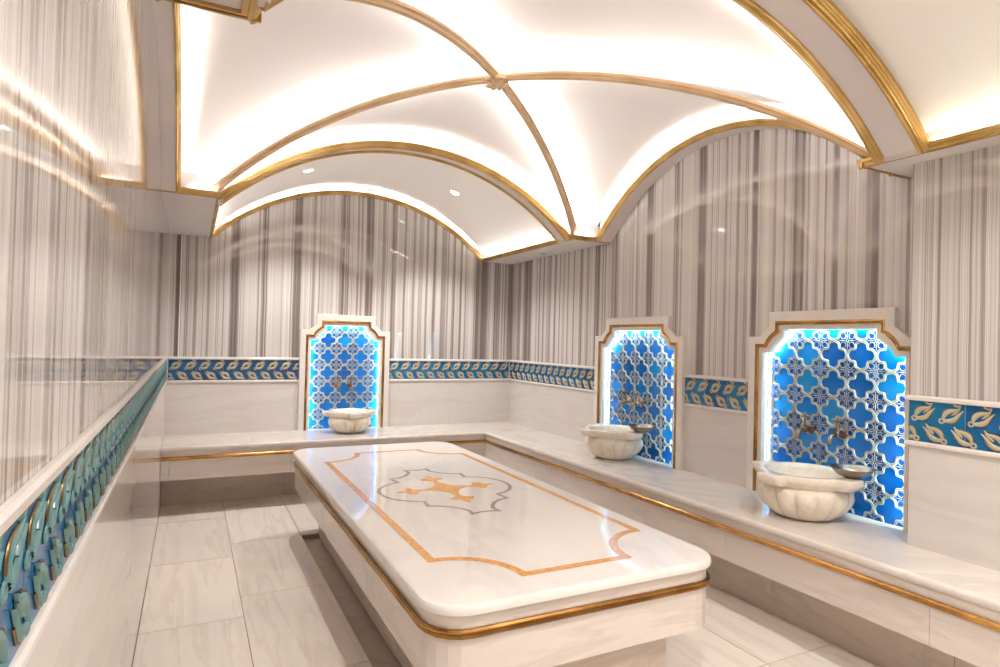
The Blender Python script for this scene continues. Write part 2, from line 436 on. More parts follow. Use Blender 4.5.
# back wall arch
arch_trim(arch_pts_x(YB - .002, -.006), (0, -1, 0), led_arch(arch_pts_x(YB - .012, .024)))
bm_pts = arch_pts_x(YB - .002)

# diagonal ribs with light strips on their backs
RP = [(-.017, .0), (-.018, .005), (-.022, .005), (-.022, -.006), (-.014, -.010), (-.011, -.019), (-.004, -.022), (.004, -.022), (.011, -.019), (.014, -.010), (.022, -.006), (.022, .005), (.018, .005), (.017, 0)]
RP = [(a * 1.22, b * 1.15) for a, b in RP]
def rib(sx, sy):
    pts = [(CX + sx * HXR * t, CY + sy * HYR * t, ZC + .042 + arcf(t)) for t in [.997 * i / 30 for i in range(31)]]
    side = Vector((sy * HYR * -1, sx * HXR, 0)).normalized()
    t = Vector((sx * HXR, sy * HYR, 0)).normalized()
    if t.cross(side).z < 0: side = -side
    mb = MB(); sweep(mb, pts, RP, side=side)
    trim_no[0] += 1
    o = mb.build('trim_%d' % trim_no[0], M['rib'], smooth=35, kind='structure')
    q = MB(); sweep(q, [(a, b, c + .002) for a, b, c in pts[1:-1]], [(-.010, 0), (.010, 0), (.010, .004), (-.010, .004)], side=side)
    q.build('led_strip', M['led'], parent=o)
for sx in (-1, 1):
    for sy in (-1, 1): rib(sx, sy)
# rosette at the crossing
rs = thing('ceiling_rosette', 'carved oval rosette where the gilded ceiling ribs cross', 'ceiling ornament', (CX, CY, ZC + RISE + .036))
mb = MB(); lathe(mb, [(.001, -.046), (.014, -.045), (.022, -.038), (.036, -.036), (.052, -.028), (.060, -.02), (.060, 0), (.001, 0)], n=32)
mb.build('boss', M['rib'], rs, smooth=40)
mb = MB()
for k in range(8):
    a = 2 * PI * k / 8
    rows = []
    for i in range(7):
        s = i / 6; w = .017 * math.sin(PI * min(1, s * .9 + .08)); r = .012 + .052 * s; h = -.040 + .012 * s * s
        d = (math.cos(a), math.sin(a)); e = (-d[1], d[0])
        rows.append([(d[0]*r + e[0]*w*q, d[1]*r + e[1]*w*q, h - .010 * (1 - q * q)) for q in (-1, -.5, 0, .5, 1)])
    mb.grid(rows)
mb.build('petals', M['rib'], rs, smooth=60)

# downlights
def downlight(x, y, z, nrm, r=.045):
    t = thing('downlight', 'round recessed white downlight in the rear vault, %s of the pair' % ('left one' if x < 1.3 else 'right one'), 'ceiling light', (x, y, z), 'downlights in the rear vault')
    ang = math.atan2(nrm, 1)
    mb = MB(); lathe(mb, [(r * .80, -.001), (r * .84, -.006), (r, -.004), (r * 1.04, .004)], n=28); mb.build('ring', M['plaster'], t, smooth=50)
    mb = MB(); lathe(mb, [(.0005, -.002), (r * .4, -.003), (r * .82, -.002)], n=28); mb.build('lens', M['lamp'], t, smooth=50)
    t.rotation_euler = (0, ang, 0)
def bz(x): return ZC + .075 + arcf((x - CX) / HX)
for x in (.757, 1.955):
    d = (bz(x + .01) - bz(x - .01)) / .02
    downlight(x, 4.77, bz(x) - .003, -d)
t = thing('vent_slot', 'small dark round grille in the soffit above the right wall', 'vent', (2.764, 4.655, ZC))
mb = MB(); lathe(mb, [(.03, -.001), (.032, -.005), (.042, -.004), (.045, .0)], n=24); mb.build('ring', M['soffit'], t, smooth=50)
mb = MB(); lathe(mb, [(.0005, -.0012), (.03, -.0012)], n=24); mb.build('grille', M['dark'], t)

# ------------------------------------------------------------------ tulip frieze
def ribbon(mb, path, wid, h, fr, base=0.0, m=0, clip=None, prof=(-1, -.7, 0, .7, 1)):
    """domed strip along a 2D path (u,w) with a width per point"""
    P = [Vector(p) for p in path]; rows = []; n = len(P)
    for i, p in enumerate(P):
        t = (P[min(i + 1, n - 1)] - P[max(i - 1, 0)])
        t = t.normalized() if t.length > 1e-9 else Vector((1, 0)); nn = Vector((-t.y, t.x))
        w = wid[i] if isinstance(wid, (list, tuple)) else wid
        row = []
        for q in prof:
            c = p + nn * w * q
            hh = base + h * (1 - q * q) ** .5 if abs(q) < 1 else base
            row.append((c.x, c.y, hh))
        rows.append((p, row))
    seg = []
    for p, row in rows:
        ok = True if clip is None else clip(p.x, p.y)
        if ok: seg.append([fr(*q) for q in row])
        else:
            if len(seg) > 1: mb.grid(seg, m=m)
            seg = []
    if len(seg) > 1: mb.grid(seg, m=m)
def bez(a, b, c, n=7): return [((1-t)**2*a[0] + 2*(1-t)*t*b[0] + t*t*c[0], (1-t)**2*a[1] + 2*(1-t)*t*b[1] + t*t*c[1]) for t in [i / n for i in range(n + 1)]]
def tulip(mb, fr, u0, w0, ang, flip, clip, s=1.0):
    ca, sa = math.cos(ang), math.sin(ang)
    def T(p):
        x, y = p[0] * s, p[1] * s * flip
        return (u0 + x * ca - y * sa, w0 + x * sa + y * ca)
    def R(path, w, h, m=0, base=0.002): ribbon(mb, [T(p) for p in path], w, h, fr, base, m, clip)
    # two outer petals bowing around an open eye, curled tips
    up = bez((.010, .002), (.030, .032), (.066, .014)) + bez((.066, .014), (.080, .006), (.098, .016), 3)[1:]
    dn = bez((.010, -.002), (.034, -.030), (.064, -.012)) + bez((.064, -.012), (.080, -.006), (.100, -.002), 3)[1:]
    W = [.004, .0075, .0100, .0115, .0115, .0105, .0092, .008, .0062, .004, .001]
    R(up, [w * s for w in W], .0055 * s); R(dn, [w * s for w in W], .0055 * s)
    R(bez((.048, .000), (.066, .002), (.088, .007), 5), [w * s for w in (.002, .004, .005, .0045, .003, .001)], .0065 * s)
    # gilt outlines
    R([(x, y + .0108) for x, y in up[:9]], .0022 * s, .003 * s, 1); R([(x, y - .0108) for x, y in dn[:9]], .0022 * s, .003 * s, 1)
    # curled knot at the base
    k = [(.000 + .0095 * math.cos(a), -.002 + .0095 * math.sin(a)) for a in [i * 2 * PI / 10 for i in range(11)]]
    R(k, .0042 * s, .0030 * s); pass
    R(bez((.008, -.006), (.016, -.018), (.026, -.016), 4), [.003, .004, .004, .003, .001], .006 * s)
def frieze(wall_, a, b, label, sgn=1, rail_ends=(0, 0), glaze='leaf'):
    """a..b along the wall; sgn +1 when the coordinate grows to the viewer's right"""
    fr = frame_of(wall_); H = ZT - ZB
    t = thing('tile_frieze', label, 'tile frieze', group='blue tulip friezes')
    mb = MB(); cols = []; pitch = .104; n = max(1, round((b - a) / (pitch * 2)))
    for i in range(n):
        u0 = a + (b - a) * i / n; u1 = a + (b - a) * (i + 1) / n
        k0 = len(mb.f)
        mb.quad(fr(u0 + .0006, ZB, .001), fr(u1 - .0006, ZB, .001), fr(u1 - .0006, ZT, .001), fr(u0 + .0006, ZT, .001))
        cols.append((k0, random.random()))
    me = bpy.data.meshes.new('tile_ground'); me.from_pydata(mb.v, [], mb.f); me.materials.append(M['frieze_blue'])
    at = me.attributes.new('tile', 'FLOAT_COLOR', 'FACE')
    for k0, c in cols: at.data[k0].color = (c, c, c, 1)
    g = bpy.data.objects.new('tile_ground', me); C.objects.link(g); g.parent = t
    q = MB(); clip = lambda u, w: a + .002 < u < b - .002 and ZB + .001 < w < ZT - .001
    k = int((b - a) / pitch) + 3
    F = lambda u, w, h: fr(u, w, h)
    for i in range(-1, k):
        if sgn > 0: u = a + i * pitch + .02; tu, tl = u, u + .115
        else: u = b - i * pitch - .02; tu, tl = u, u - .115
        aU = math.radians(32); aL = math.radians(147)
        if sgn < 0: aU, aL = PI - aU, PI - aL
        tulip(q, F, tu, ZB + .096, aU, sgn, clip, .94)
        tulip(q, F, tl, ZB + .014, aL, -sgn, clip, .94)
        ribbon(q, bez((tu + sgn*.045, ZT - .003), (tu + sgn*.056, ZT - .016), (tu + sgn*.072, ZT - .004), 5), .004, .006, F, .002, 0, clip)
    q.build('tulip_relief', [M[glaze], M['leaf_gold']], t, smooth=70)
    for z0, z1, d, nm in ((ZT, ZT + .022, .013, 'top_rail'), (ZB - .020, ZB, .011, 'bottom_rail')):
        r = MB(); a2, b2 = a - rail_ends[0], b + rail_ends[1]
        pr = [(0, z0), (d * .75, z0), (d, z0 + .004), (d, z1 - .007), (d * .72, z1 - .001), (0, z1)]
        r.grid([[fr(a2, z, h) for h, z in pr], [fr(b2, z, h) for h, z in pr]], closed_v=True, cap=True)
        r.build(nm, M['rail'], t, bevel=.0015)
    return t
nb, nm_, nn = NICHES['back'], NICHES['mid'], NICHES['near']
frieze('left', YF, YB, 'long blue tulip frieze running along the polished left wall', 1, glaze='teal')
frieze('back', XL + .0135, nb['c'] - nb['HW'], 'blue tulip frieze on the back wall, left of the rear niche', 1)
frieze('back', nb['c'] + nb['HW'], XR - .0135, 'blue tulip frieze on the back wall, right of the rear niche', 1)
frieze('right', nm_['c'] + nm_['HW'], YB, 'blue tulip frieze on the right wall between the far corner and the middle niche', -1)
frieze('right', nn['c'] + nn['HW'], nm_['c'] - nm_['HW'], 'short blue tulip frieze between the two niches of the right wall', -1)
frieze('pier', YF, YP, 'blue tulip frieze on the projecting wall at the right edge, nearest the viewer', -1, (0, .013))

# wainscot joints: thin beige lines between the marble panels
def joint(fr, u, z0, z1):
    return (fr(u - .0012, z0, .0006), fr(u + .0012, z0, .0006), fr(u + .0012, z1, .0006), fr(u - .0012, z1, .0006))
mb = MB()
mb.quad(*joint(frame_of('back'), .835, ZS, ZB - .02)); mb.quad(*joint(frame_of('back'), 2.25, ZS, ZB - .02))
mb.quad(*joint(frame_of('right'), 4.75, ZS, ZB - .02)); mb.quad(*joint(frame_of('pier'), .55, ZS, ZB - .02))
trim_no[0] += 1; mb.build('trim_%d' % trim_no[0], M['recess'], kind='structure')

# ------------------------------------------------------------------ niche surrounds
def outline(HW, HT, lev):
    """half outline from the bottom up; lev 0 outer edge, 1 brass bead, 2 opening"""
    sh = HW - .075; Z = ZTOP
    if lev == 0: hw, s, ht, zs, zt, zz = HW, sh, HT, Z - .138, Z - .085, Z
    elif lev == 1: hw, s, ht, zs, zt, zz = HW - .053, sh - .036, HT - .048, Z - .184, Z - .106, Z - .058
    elif lev == 1.5: hw, s, ht, zs, zt, zz = HW - .062, sh - .042, HT - .057, Z - .193, Z - .112, Z - .066
    else: hw, s, ht, zs, zt, zz = HW - .093, sh - .062, HT - .090, Z - .228, Z - .142, Z - .100
    pts = [(hw, ZS), (hw, zs), (s, zs)]
    bul = 0 if lev == 0 else .010
    ax, az = s, zs; bx, bz_ = ht, zt; L = math.hypot(bx - ax, bz_ - az)
    for i in (1, 2, 3):
        f = i / 4; k = bul * math.sin(PI * f)
        pts.append((ax + (bx - ax) * f + k * (bz_ - az) / L, az + (bz_ - az) * f + k * (ax - bx) / L))
    pts += [(ht, zt), (ht, zz)]
    return pts
def full(HW, HT, lev, c):
    h = outline(HW, HT, lev)
    return [(c - u, w) for u, w in h] + [(c + u, w) for u, w in reversed(h)]
def lattice_panel(t, fr, c, HW, HT, base):
    """glazed tile panel: plain blue quatrefoils alternating with arabesque cells, framed by raised cream lines"""
    P = .146; hwid = HW - .093 + .018; z0, z1 = ZS, ZTOP - .088
    F = lambda u, w, h: fr(u, w, base + h)
    shw = HW - .075 - .062 + .03
    def inside(u, w):
        if not (c - hwid < u < c + hwid and z0 < w < z1): return False
        return True
    zc0 = ZS + .055
    nu = int(hwid / P) + 2; nw = int((z1 - z0) / P) + 2
    # ground: cell mosaic
    def edge(A, B, k):   # path between diamond corners A->B bowing, k=+1 bulge on the left
        n = 16; out = []
        ax, ay = A; bx, by = B; L = math.hypot(bx - ax, by - ay); nx_, ny_ = -(by - ay) / L, (bx - ax) / L
        for i in range(n + 1):
            f = i / n; o = .0085 * (math.sin(PI * 2 * f) ** 2) - .0055 * math.exp(-((f - .5) / .075) ** 2)
            out.append((ax + (bx - ax) * f + nx_ * o * k, ay + (by - ay) * f + ny_ * o * k))
        return out
    groundP, groundO, rel, gold = MB(), MB(), MB(), MB(); cp, co = [], []
    for i in range(-nu, nu + 1):
        for j in range(-1, nw + 1):
            for kind in (0, 1):
                cx_ = c + (i + .5 * kind) * P; cz = zc0 + (j + .5 * kind) * P; r = P / 2
                # corners E,N,W,S of this diamond
                K = [(cx_ + r, cz), (cx_, cz + r), (cx_ - r, cz), (cx_, cz - r)]
                sg = -1 if kind == 0 else 1
                loop = []
                for a in range(4): loop += edge(K[a], K[(a + 1) % 4], sg)[:-1]
                if kind == 0:
                    for a in range(4):
                        path = edge(K[a], K[(a + 1) % 4], sg)
                        for off in (-.0040, .0040):      # two raised rims with a gilt groove between
                            side_ = []
                            for q in range(len(path)):
                                p0, p1 = Vector(path[max(q - 1, 0)]), Vector(path[min(q + 1, len(path) - 1)]); tt = (p1 - p0).normalized()
                                side_.append((path[q][0] - tt.y * off, path[q][1] + tt.x * off))
                            ribbon(rel, side_, .0028, .0045, F, .0015, 0, inside, prof=(-1, 0, 1))
                        ribbon(gold, path, .0026, .0012, F, .0022, 0, inside, prof=(-1, 0, 1))
                cl = [(max(c - hwid, min(c + hwid, u)), max(z0, min(z1, w))) for u, w in loop]
                cc = (max(c - hwid, min(c + hwid, cx_)), max(z0, min(z1, cz)))
                if cx_ < c - hwid - r or cx_ > c + hwid + r or cz < z0 - r or cz > z1 + r: continue
                g = groundP if kind == 0 else groundO; cols = cp if kind == 0 else co
                col = random.random() if kind == 0 else random.random()
                for a in range(len(cl)):
                    p1, p2 = cl[a], cl[(a + 1) % len(cl)]
                    if abs((p1[0]-cc[0])*(p2[1]-cc[1]) - (p2[0]-cc[0])*(p1[1]-cc[1])) < 1e-9: continue
                    g.quad(F(cc[0], cc[1], .001), F(p1[0], p1[1], 0), F(p2[0], p2[1], 0)); cols.append(col)
                if kind == 1:
                    def R(path, w, h=.003): ribbon(rel, path, w, h, F, .001, 0, inside, prof=(-1, 0, 1))
                    for a in range(4):
                        d = (math.cos(a * PI / 2), math.sin(a * PI / 2)); e = (-d[1], d[0])
                        q = lambda x, y: (cx_ + d[0] * x + e[0] * y, cz + d[1] * x + e[1] * y)
                        R([q(.008, 0), q(.020, 0), q(.034, 0), q(.048, 0)], [.0012, .0028, .002, .0006])
                        for s_ in (-1, 1):
                            b1 = bez((.010, .010 * s_), (.036, .004 * s_), (.034, .020 * s_), 6)
                            R([q(x, y) for x, y in b1], [.0008, .0016, .002, .0022, .0019, .0014, .0008])
                        dd = (math.cos(a * PI / 2 + PI / 4), math.sin(a * PI / 2 + PI / 4)); ee = (-dd[1], dd[0])
                        q2 = lambda x, y: (cx_ + dd[0] * x + ee[0] * y, cz + dd[1] * x + ee[1] * y)
                        R([q2(.006, 0), q2(.014, 0), q2(.022, 0)], [.0008, .0022, .0006])
                    ring = [(cx_ + .0065 * math.cos(x), cz + .0065 * math.sin(x)) for x in [i2 * PI / 4 for i2 in range(9)]]
                    R(ring, .0018)
    for g, cols, mat, nm in ((groundP, cp, 'blue', 'blue_tiles'), (groundO, co, 'deep', 'arabesque_tiles')):
        me = bpy.data.meshes.new(nm); me.from_pydata(g.v, [], g.f); me.materials.append(M[mat])
        at = me.attributes.new('tile', 'FLOAT_COLOR', 'FACE')
        for k, cl in enumerate(cols): at.data[k].color = (cl, cl, cl, 1)
        o = bpy.data.objects.new(nm, me); C.objects.link(o); o.parent = t
    rel.build('lattice_relief', M['lattice'], t, smooth=60); gold.build('gilt_lines', M['lattice_gold'], t, smooth=60)
def niche(key, label):
    n = NICHES[key]; fr = frame_of(n['wall']); c, HW, HT = n['c'], n['HW'], n['HT']
    t = thing('wall_niche', label, 'niche', group='lit tile niches')
    O, B, B2, I = (full(HW, HT, l, c) for l in (0, 1, 1.5, 2))
    d0, d1 = .028, .018
    mb = MB(); rows = []
    for o, b, b2, i in zip(O, B, B2, I):
        rows.append([fr(*o, 0), fr(*o, d0 - .003), fr(o[0] + (b[0]-o[0])*.06, o[1] + (b[1]-o[1])*.06, d0), fr(*b, d0), fr(*b2, d1), fr(i[0] + (b2[0]-i[0])*.1, i[1] + (b2[1]-i[1])*.1, d1), fr(*i, d1 - .004), fr(*i, -.012)])
    mb.grid(rows); mb.build('marble_surround', M['rail'], t)
    mb = MB(); pa = [fr((b[0] + b2[0]) / 2, max(ZS, (b[1] + b2[1]) / 2), d1 + .006) for b, b2 in zip(B, B2)]
    nrm = Vector(fr(0, 0, 1)) - Vector(fr(0, 0, 0))
    sweep(mb, pa, [(.009 * math.cos(a), .0115 * math.sin(a)) for a in [k * 2 * PI / 10 for k in range(10)]], side=nrm)
    mb.build('brass_bead', M['brass'], t, smooth=50)
    lattice_panel(t, fr, c, HW, HT, -.042)
    # light strip tucked behind the surround, around the opening
    hw = HW - .093 + .018
    path = [(c - hw, ZS + .01)] + [(u + (-.018 if u < c else .018), w + .014) for u, w in I[1:-1]] + [(c + hw, ZS + .01)]
    mb = MB(); sweep(mb, [fr(u, w, -.016) for u, w in path], circ(.006, 6), side=nrm)
    mb.build('light_strip', M['led_niche'], t)
    return t
niche('back', 'smallest lit blue tile niche, alone on the back wall')
niche('mid', 'lit blue tile niche in the middle, farther of the two on the right wall')
niche('near', 'largest lit blue tile niche, nearest on the right wall')

# ------------------------------------------------------------------ L-shaped bench
BX, BY = 2.370, 4.931
bench = thing('marble_bench', 'L-shaped white marble bench running along the back and right walls', 'bench', (0, 0, 0))
def lpoly(bx, by, z): return [(XL + .001, by, z), (bx, by, z), (bx, YF + .001, z)]
def lstrip(mb, prof):
    """prof: list of (inset from the bench edge, z); the last point goes to the wall"""
    rows = []
    for ins, z in prof: rows.append(lpoly(BX + ins, BY + ins, z))
    mb.grid(rows)
mb = MB()
# slab with rounded nosing
nos = [(.10, ZS - .031), (.0, ZS - .031), (-.004, ZS - .027), (-.006, ZS - .016), (-.004, ZS - .005), (.002, ZS), (.02, ZS)]
lstrip(mb, nos)
bx_, by_ = BX + .02, BY + .02
mb.quad((XL + .001, by_, ZS), (bx_, by_, ZS), (bx_, YB, ZS), (XL + .001, YB, ZS))
mb.quad((bx_, YP, ZS), (XR, YP, ZS), (XR, YB, ZS), (bx_, YB, ZS))
mb.quad((bx_, YF + .001, ZS), (XP, YF + .001, ZS), (XP, YP, ZS), (bx_, YP, ZS))
for y in (.5, 1.62, 2.84, 4.05): mb.quad((BX - .003, y - .0012, ZS + .0004), (XP if y < YP else XR, y - .0012, ZS + .0004), (XP if y < YP else XR, y + .0012, ZS + .0004), (BX - .003, y + .0012, ZS + .0004), m=1)
for x in (.45, 1.5): mb.quad((x - .001, BY - .003, ZS + .0004), (x + .001, BY - .003, ZS + .0004), (x + .001, YB, ZS + .0004), (x - .001, YB, ZS + .0004), m=1)
mb.build('seat_slab', [M['bench'], M['recess']], bench, smooth=40)
ZA = .256
mb = MB()
def boxes(mb, lo, hi, step, f):
    x = hi
    while x > lo + 1e-6:
        y = max(lo, x - step); f(mb, y + .0008, x - .0008); x -= step
boxes(mb, YF, BY + .04, .93, lambda m_, a, b: m_.box(BX + .006, BX + .04, a, b, ZA, ZS - .031))
boxes(mb, XL + .001, BX + .006, .83, lambda m_, a, b: m_.box(a, b, BY + .006, BY + .04, ZA, ZS - .031))
mb.build('fascia', M['apron'], bench)
mb = MB()
sweep(mb, [(XL + .001, BY + .004, .412), (BX + .004, BY + .004, .412), (BX + .004, YF, .412)],
      [(-.013, 0), (-.013, .006), (-.006, .010), (-.002, .013), (.004, .014), (.009, .011), (.013, .006), (.013, 0)], side=(0, 0, 1))
mb.build('brass_trim', M['brass'], bench, smooth=35)
mb = MB()
boxes(mb, YF, 5.27, .80, lambda m_, a, b: m_.box(2.579, 2.62, a, b, 0, ZA + .03))
boxes(mb, XL + .001, 2.579, .62, lambda m_, a, b: m_.box(a, b, 5.272, 5.31, 0, ZA + .03))
mb.build('recessed_base', M['recess'], bench)
mb = MB(); mb.box(XL + .001, 2.6, BY + .04, 5.3, ZA + .02, ZA + .03); mb.box(BX + .04, 2.6, YF, BY + .04, ZA + .02, ZA + .03); mb.build('underside', M['recess'], bench)

# ------------------------------------------------------------------ central platform
SX0, SX1, SY0, SY1, ZP = .622, 1.754, 1.600, 4.338, .540
def rrect(x0, x1, y0, y1, r, n):
    out = []
    for (cx_, cy_, a0) in ((x1 - r, y1 - r, 0), (x0 + r, y1 - r, PI/2), (x0 + r, y0 + r, PI), (x1 - r, y0 + r, 1.5*PI)):
        for k in range(n + 1): out.append((cx_ + r * math.cos(a0 + PI/2 * k / n), cy_ + r * math.sin(a0 + PI/2 * k / n)))
    return out
plat = thing('massage_platform', 'large white marble platform with gold stone inlay in the middle of the room', 'platform', ((SX0+SX1)/2, (SY0+SY1)/2, 0))
Pc = Vector(plat.location)
def loc(pts, z): return [(x - Pc.x, y - Pc.y, z) for x, y in pts]
mb = MB(); rows = []
for ins, z in ((.02, ZP - .031), (.004, ZP - .031), (.0, ZP - .026), (-.0015, ZP - .016), (.001, ZP - .007), (.005, ZP - .002), (.011, ZP), (.022, ZP)):
    rows.append(loc(rrect(SX0 + ins, SX1 - ins, SY0 + ins, SY1 - ins, .135 - ins, 16), z))
mb.grid(rows, closed_v=True, cap=True); mb.build('top_slab', M['top'], plat, smooth=30)
slab = plat.children[0]
def apron(i0, z0, z1, mat, name, n=5, r=.12):
    mb = MB(); mb.grid([loc(rrect(SX0 + i0, SX1 - i0, SY0 + i0, SY1 - i0, r, n), z) for z in (z0, z1)], closed_v=True, cap=True)
    return mb.build(name, M[mat], plat)
apron(.015, .300, ZP - .030, 'apron', 'apron')
mb = MB(); path = loc(rrect(SX0 + .013, SX1 - .013, SY0 + .013, SY1 - .013, .12, 5), .457)
sweep(mb, path, [(-.014, 0), (-.014, .005), (-.009, .010), (-.004, .009), (0, .007), (.004, .011), (.009, .012), (.014, .006), (.014, 0)], side=(0, 0, 1), closed=True)
b = mb.build('brass_trim', M['brass'], plat)
# check outward: profile b axis must point out of the platform
mb = MB(); mb.box(.785 - Pc.x, 1.60 - Pc.x, 1.74 - Pc.y, 4.13 - Pc.y, 0, .302); mb.build('pedestal', M['recess'], plat)
def poly_strip(mb, pts, w, z, th=.0006, closed=True):
    """flat inlaid line of half width w along closed pts"""
    n = len(pts); rows = []
    for i in range(n):
        p0, p1, p2 = (Vector(pts[(i + k) % n]) for k in (-1, 0, 1))
        t0, t1 = (p1 - p0).normalized(), (p2 - p1).normalized(); tt = t0 + t1
        tt = tt.normalized() if tt.length > 1e-6 else t1
        nn = Vector((-tt.y, tt.x)); c = max(.42, tt.dot(t1))
        rows.append([(p1.x + nn.x*w/c - Pc.x, p1.y + nn.y*w/c - Pc.y, z), (p1.x - nn.x*w/c - Pc.x, p1.y - nn.y*w/c - Pc.y, z)])
    mb.grid(rows, closed_u=closed)
zi = ZP + .0008
bx0, bx1, by0, by1, cr = .762, 1.655, 1.755, 4.035, .235
bp_ = []
for (cx_, cy_, a0, a1) in ((bx1, by1, 1.5*PI, PI), (bx0, by1, 2*PI, 1.5*PI), (bx0, by0, PI/2, 0), (bx1, by0, PI, PI/2)):
    bp_ += [(cx_ + cr * math.cos(a0 + (a1 - a0) * k / 14), cy_ + cr * math.sin(a0 + (a1 - a0) * k / 14)) for k in range(15)]
mb = MB(); poly_strip(mb, bp_, .0165, zi); mb.build('border_inlay', M['inlay'], slab)
mcx, mcy = 1.195, 2.935
q = [(.345, 0), (.340, .05), (.322, .10), (.292, .145), (.25, .18), (.192, .205)]
q2 = [(.205, .29), (.155, .305), (.11, .34), (.078, .385), (.060, .425), (.066, .478), (.03, .466), (0, .463)]
Q = q + q2
med = [(mcx + x, mcy + y) for x, y in Q] + [(mcx - x, mcy + y) for x, y in reversed(Q[:-1])] + [(mcx - x, mcy - y) for x, y in Q[1:]] + [(mcx + x, mcy - y) for x, y in reversed(Q[1:-1])]
mb = MB(); poly_strip(mb, med, .0095, zi); mb.build('medallion_inlay', M['inlay_grey'], slab)
K = [(.275, 0), (.245, .016), (.225, .018), (.215, .050), (.188, .072), (.168, .058), (.165, .03), (.142, .010), (.115, .013), (.085, .027), (.052, .050), (.032, .085), (.020, .12), (.013, .155),
     (.028, .185), (.058, .195), (.066, .215), (.045, .238), (.020, .245), (.018, .27), (0, .305)]
cr_ = [(x, y) for x, y in K] + [(-x, y) for x, y in reversed(K[:-1])] + [(-x, -y) for x, y in K[1:]] + [(x, -y) for x, y in reversed(K[1:-1])]
mb = MB(); cc = (mcx - Pc.x, mcy - Pc.y, zi)
n0 = len(mb.v); mb.v.append(cc); mb.v += [(mcx + x - Pc.x, mcy + y - Pc.y, zi) for x, y in cr_]
# the motif is star shaped enough for an n-gon; let it be triangulated
mb.v.pop(n0); mb.f.append(tuple(range(n0, n0 + len(cr_)))); mb.m.append(0)
mb.build('cross_motif_inlay', M['inlay_gold'], slab)

# ------------------------------------------------------------------ basins
def basin(x, y, sc, label, rot=0.0):
    t = thing('marble_basin', label, 'basin', (x, y, ZS + .0008), 'carved marble basins'); t.rotation_euler = (0, 0, rot)
    nfl = 14
    def fr_(r, z, a):
        zz = z / sc / .92
        k = 0
        if zz < .150 and r > .08 * sc:
            s = math.sin(PI * min(1, max(0, zz / .150))); k = -.11 * s * (1 - abs(math.sin(a * nfl / 2))) ** 1.6
        e = 0
        if zz > .160:
            for c_ in (PI/2, PI, 1.5*PI):
                d = abs((a - c_ + PI) % (2 * PI) - PI)
                if r > .16 * sc: e = max(e, .050 * sc / (1 + math.exp((d - .25) * 60)))
        return r * (1 + k) + e
    P = [(.0005, 0), (.10, 0), (.118, .006), (.140, .022), (.168, .05), (.186, .080), (.193, .105), (.189, .128), (.178, .145), (.166, .152), (.168, .158), (.174, .164), (.178, .170), (.184, .176), (.188, .180), (.190, .186),
         (.191, .204), (.189, .208), (.185, .210), (.160, .210), (.155, .206), (.150, .188), (.138, .13), (.10, .075), (.05, .055), (.0005, .052)]
    mb = MB(); lathe(mb, [(r * sc, z * sc * .92) for r, z in P], n=216, fr=fr_)
    mb.build('bowl', M['basin'], t, smooth=55)
    mb = MB(); lathe(mb, [(.0005, .0495 * sc), (.016, .0505 * sc), (.02, .0485 * sc)], n=16); mb.build('drain', M['bronze'], t, smooth=50)
    return t
basin(1.240, 5.285, .95, 'small fluted marble basin on the back bench, in front of the rear niche', PI / 2 * -1 + PI)
basin(2.728, 3.545, 1.08, 'fluted marble basin in front of the middle niche, farther one on the right bench')
basin(2.690, 1.990, 1.13, 'largest fluted marble basin, nearest on the right bench')

# hammam bowls resting on the rims
def bowl(x, y, z, label, tilt):
    t = thing('metal_bowl', label, 'bowl', (x, y, z), 'metal hammam bowls'); t.rotation_euler = tilt
    P = [(.0005, .0), (.03, 0), (.05, .006), (.072, .018), (.084, .033), (.088, .040), (.099, .043), (.100, .046), (.088, .044), (.082, .037), (.070, .022), (.048, .010), (.02, .006), (.0005, .006)]
    mb = MB(); lathe(mb, P, n=48); mb.build('bowl_body', M['pewter'], t, smooth=50)
    mb = MB(); lathe(mb, [(.0005, .013), (.010, .012), (.014, .006)], n=20); mb.build('centre_boss', M['pewter'], t, smooth=50)
bowl(2.79, 3.315, ZS + .1932*1.08 + .0015, 'shallow metal bowl resting on the rim of the farther right-hand basin', (0, 0, 0))
bowl(2.765, 1.795, ZS + .1932*1.12 + .0015, 'shallow metal bowl resting on the rim of the nearest basin', (0, 0, 0))

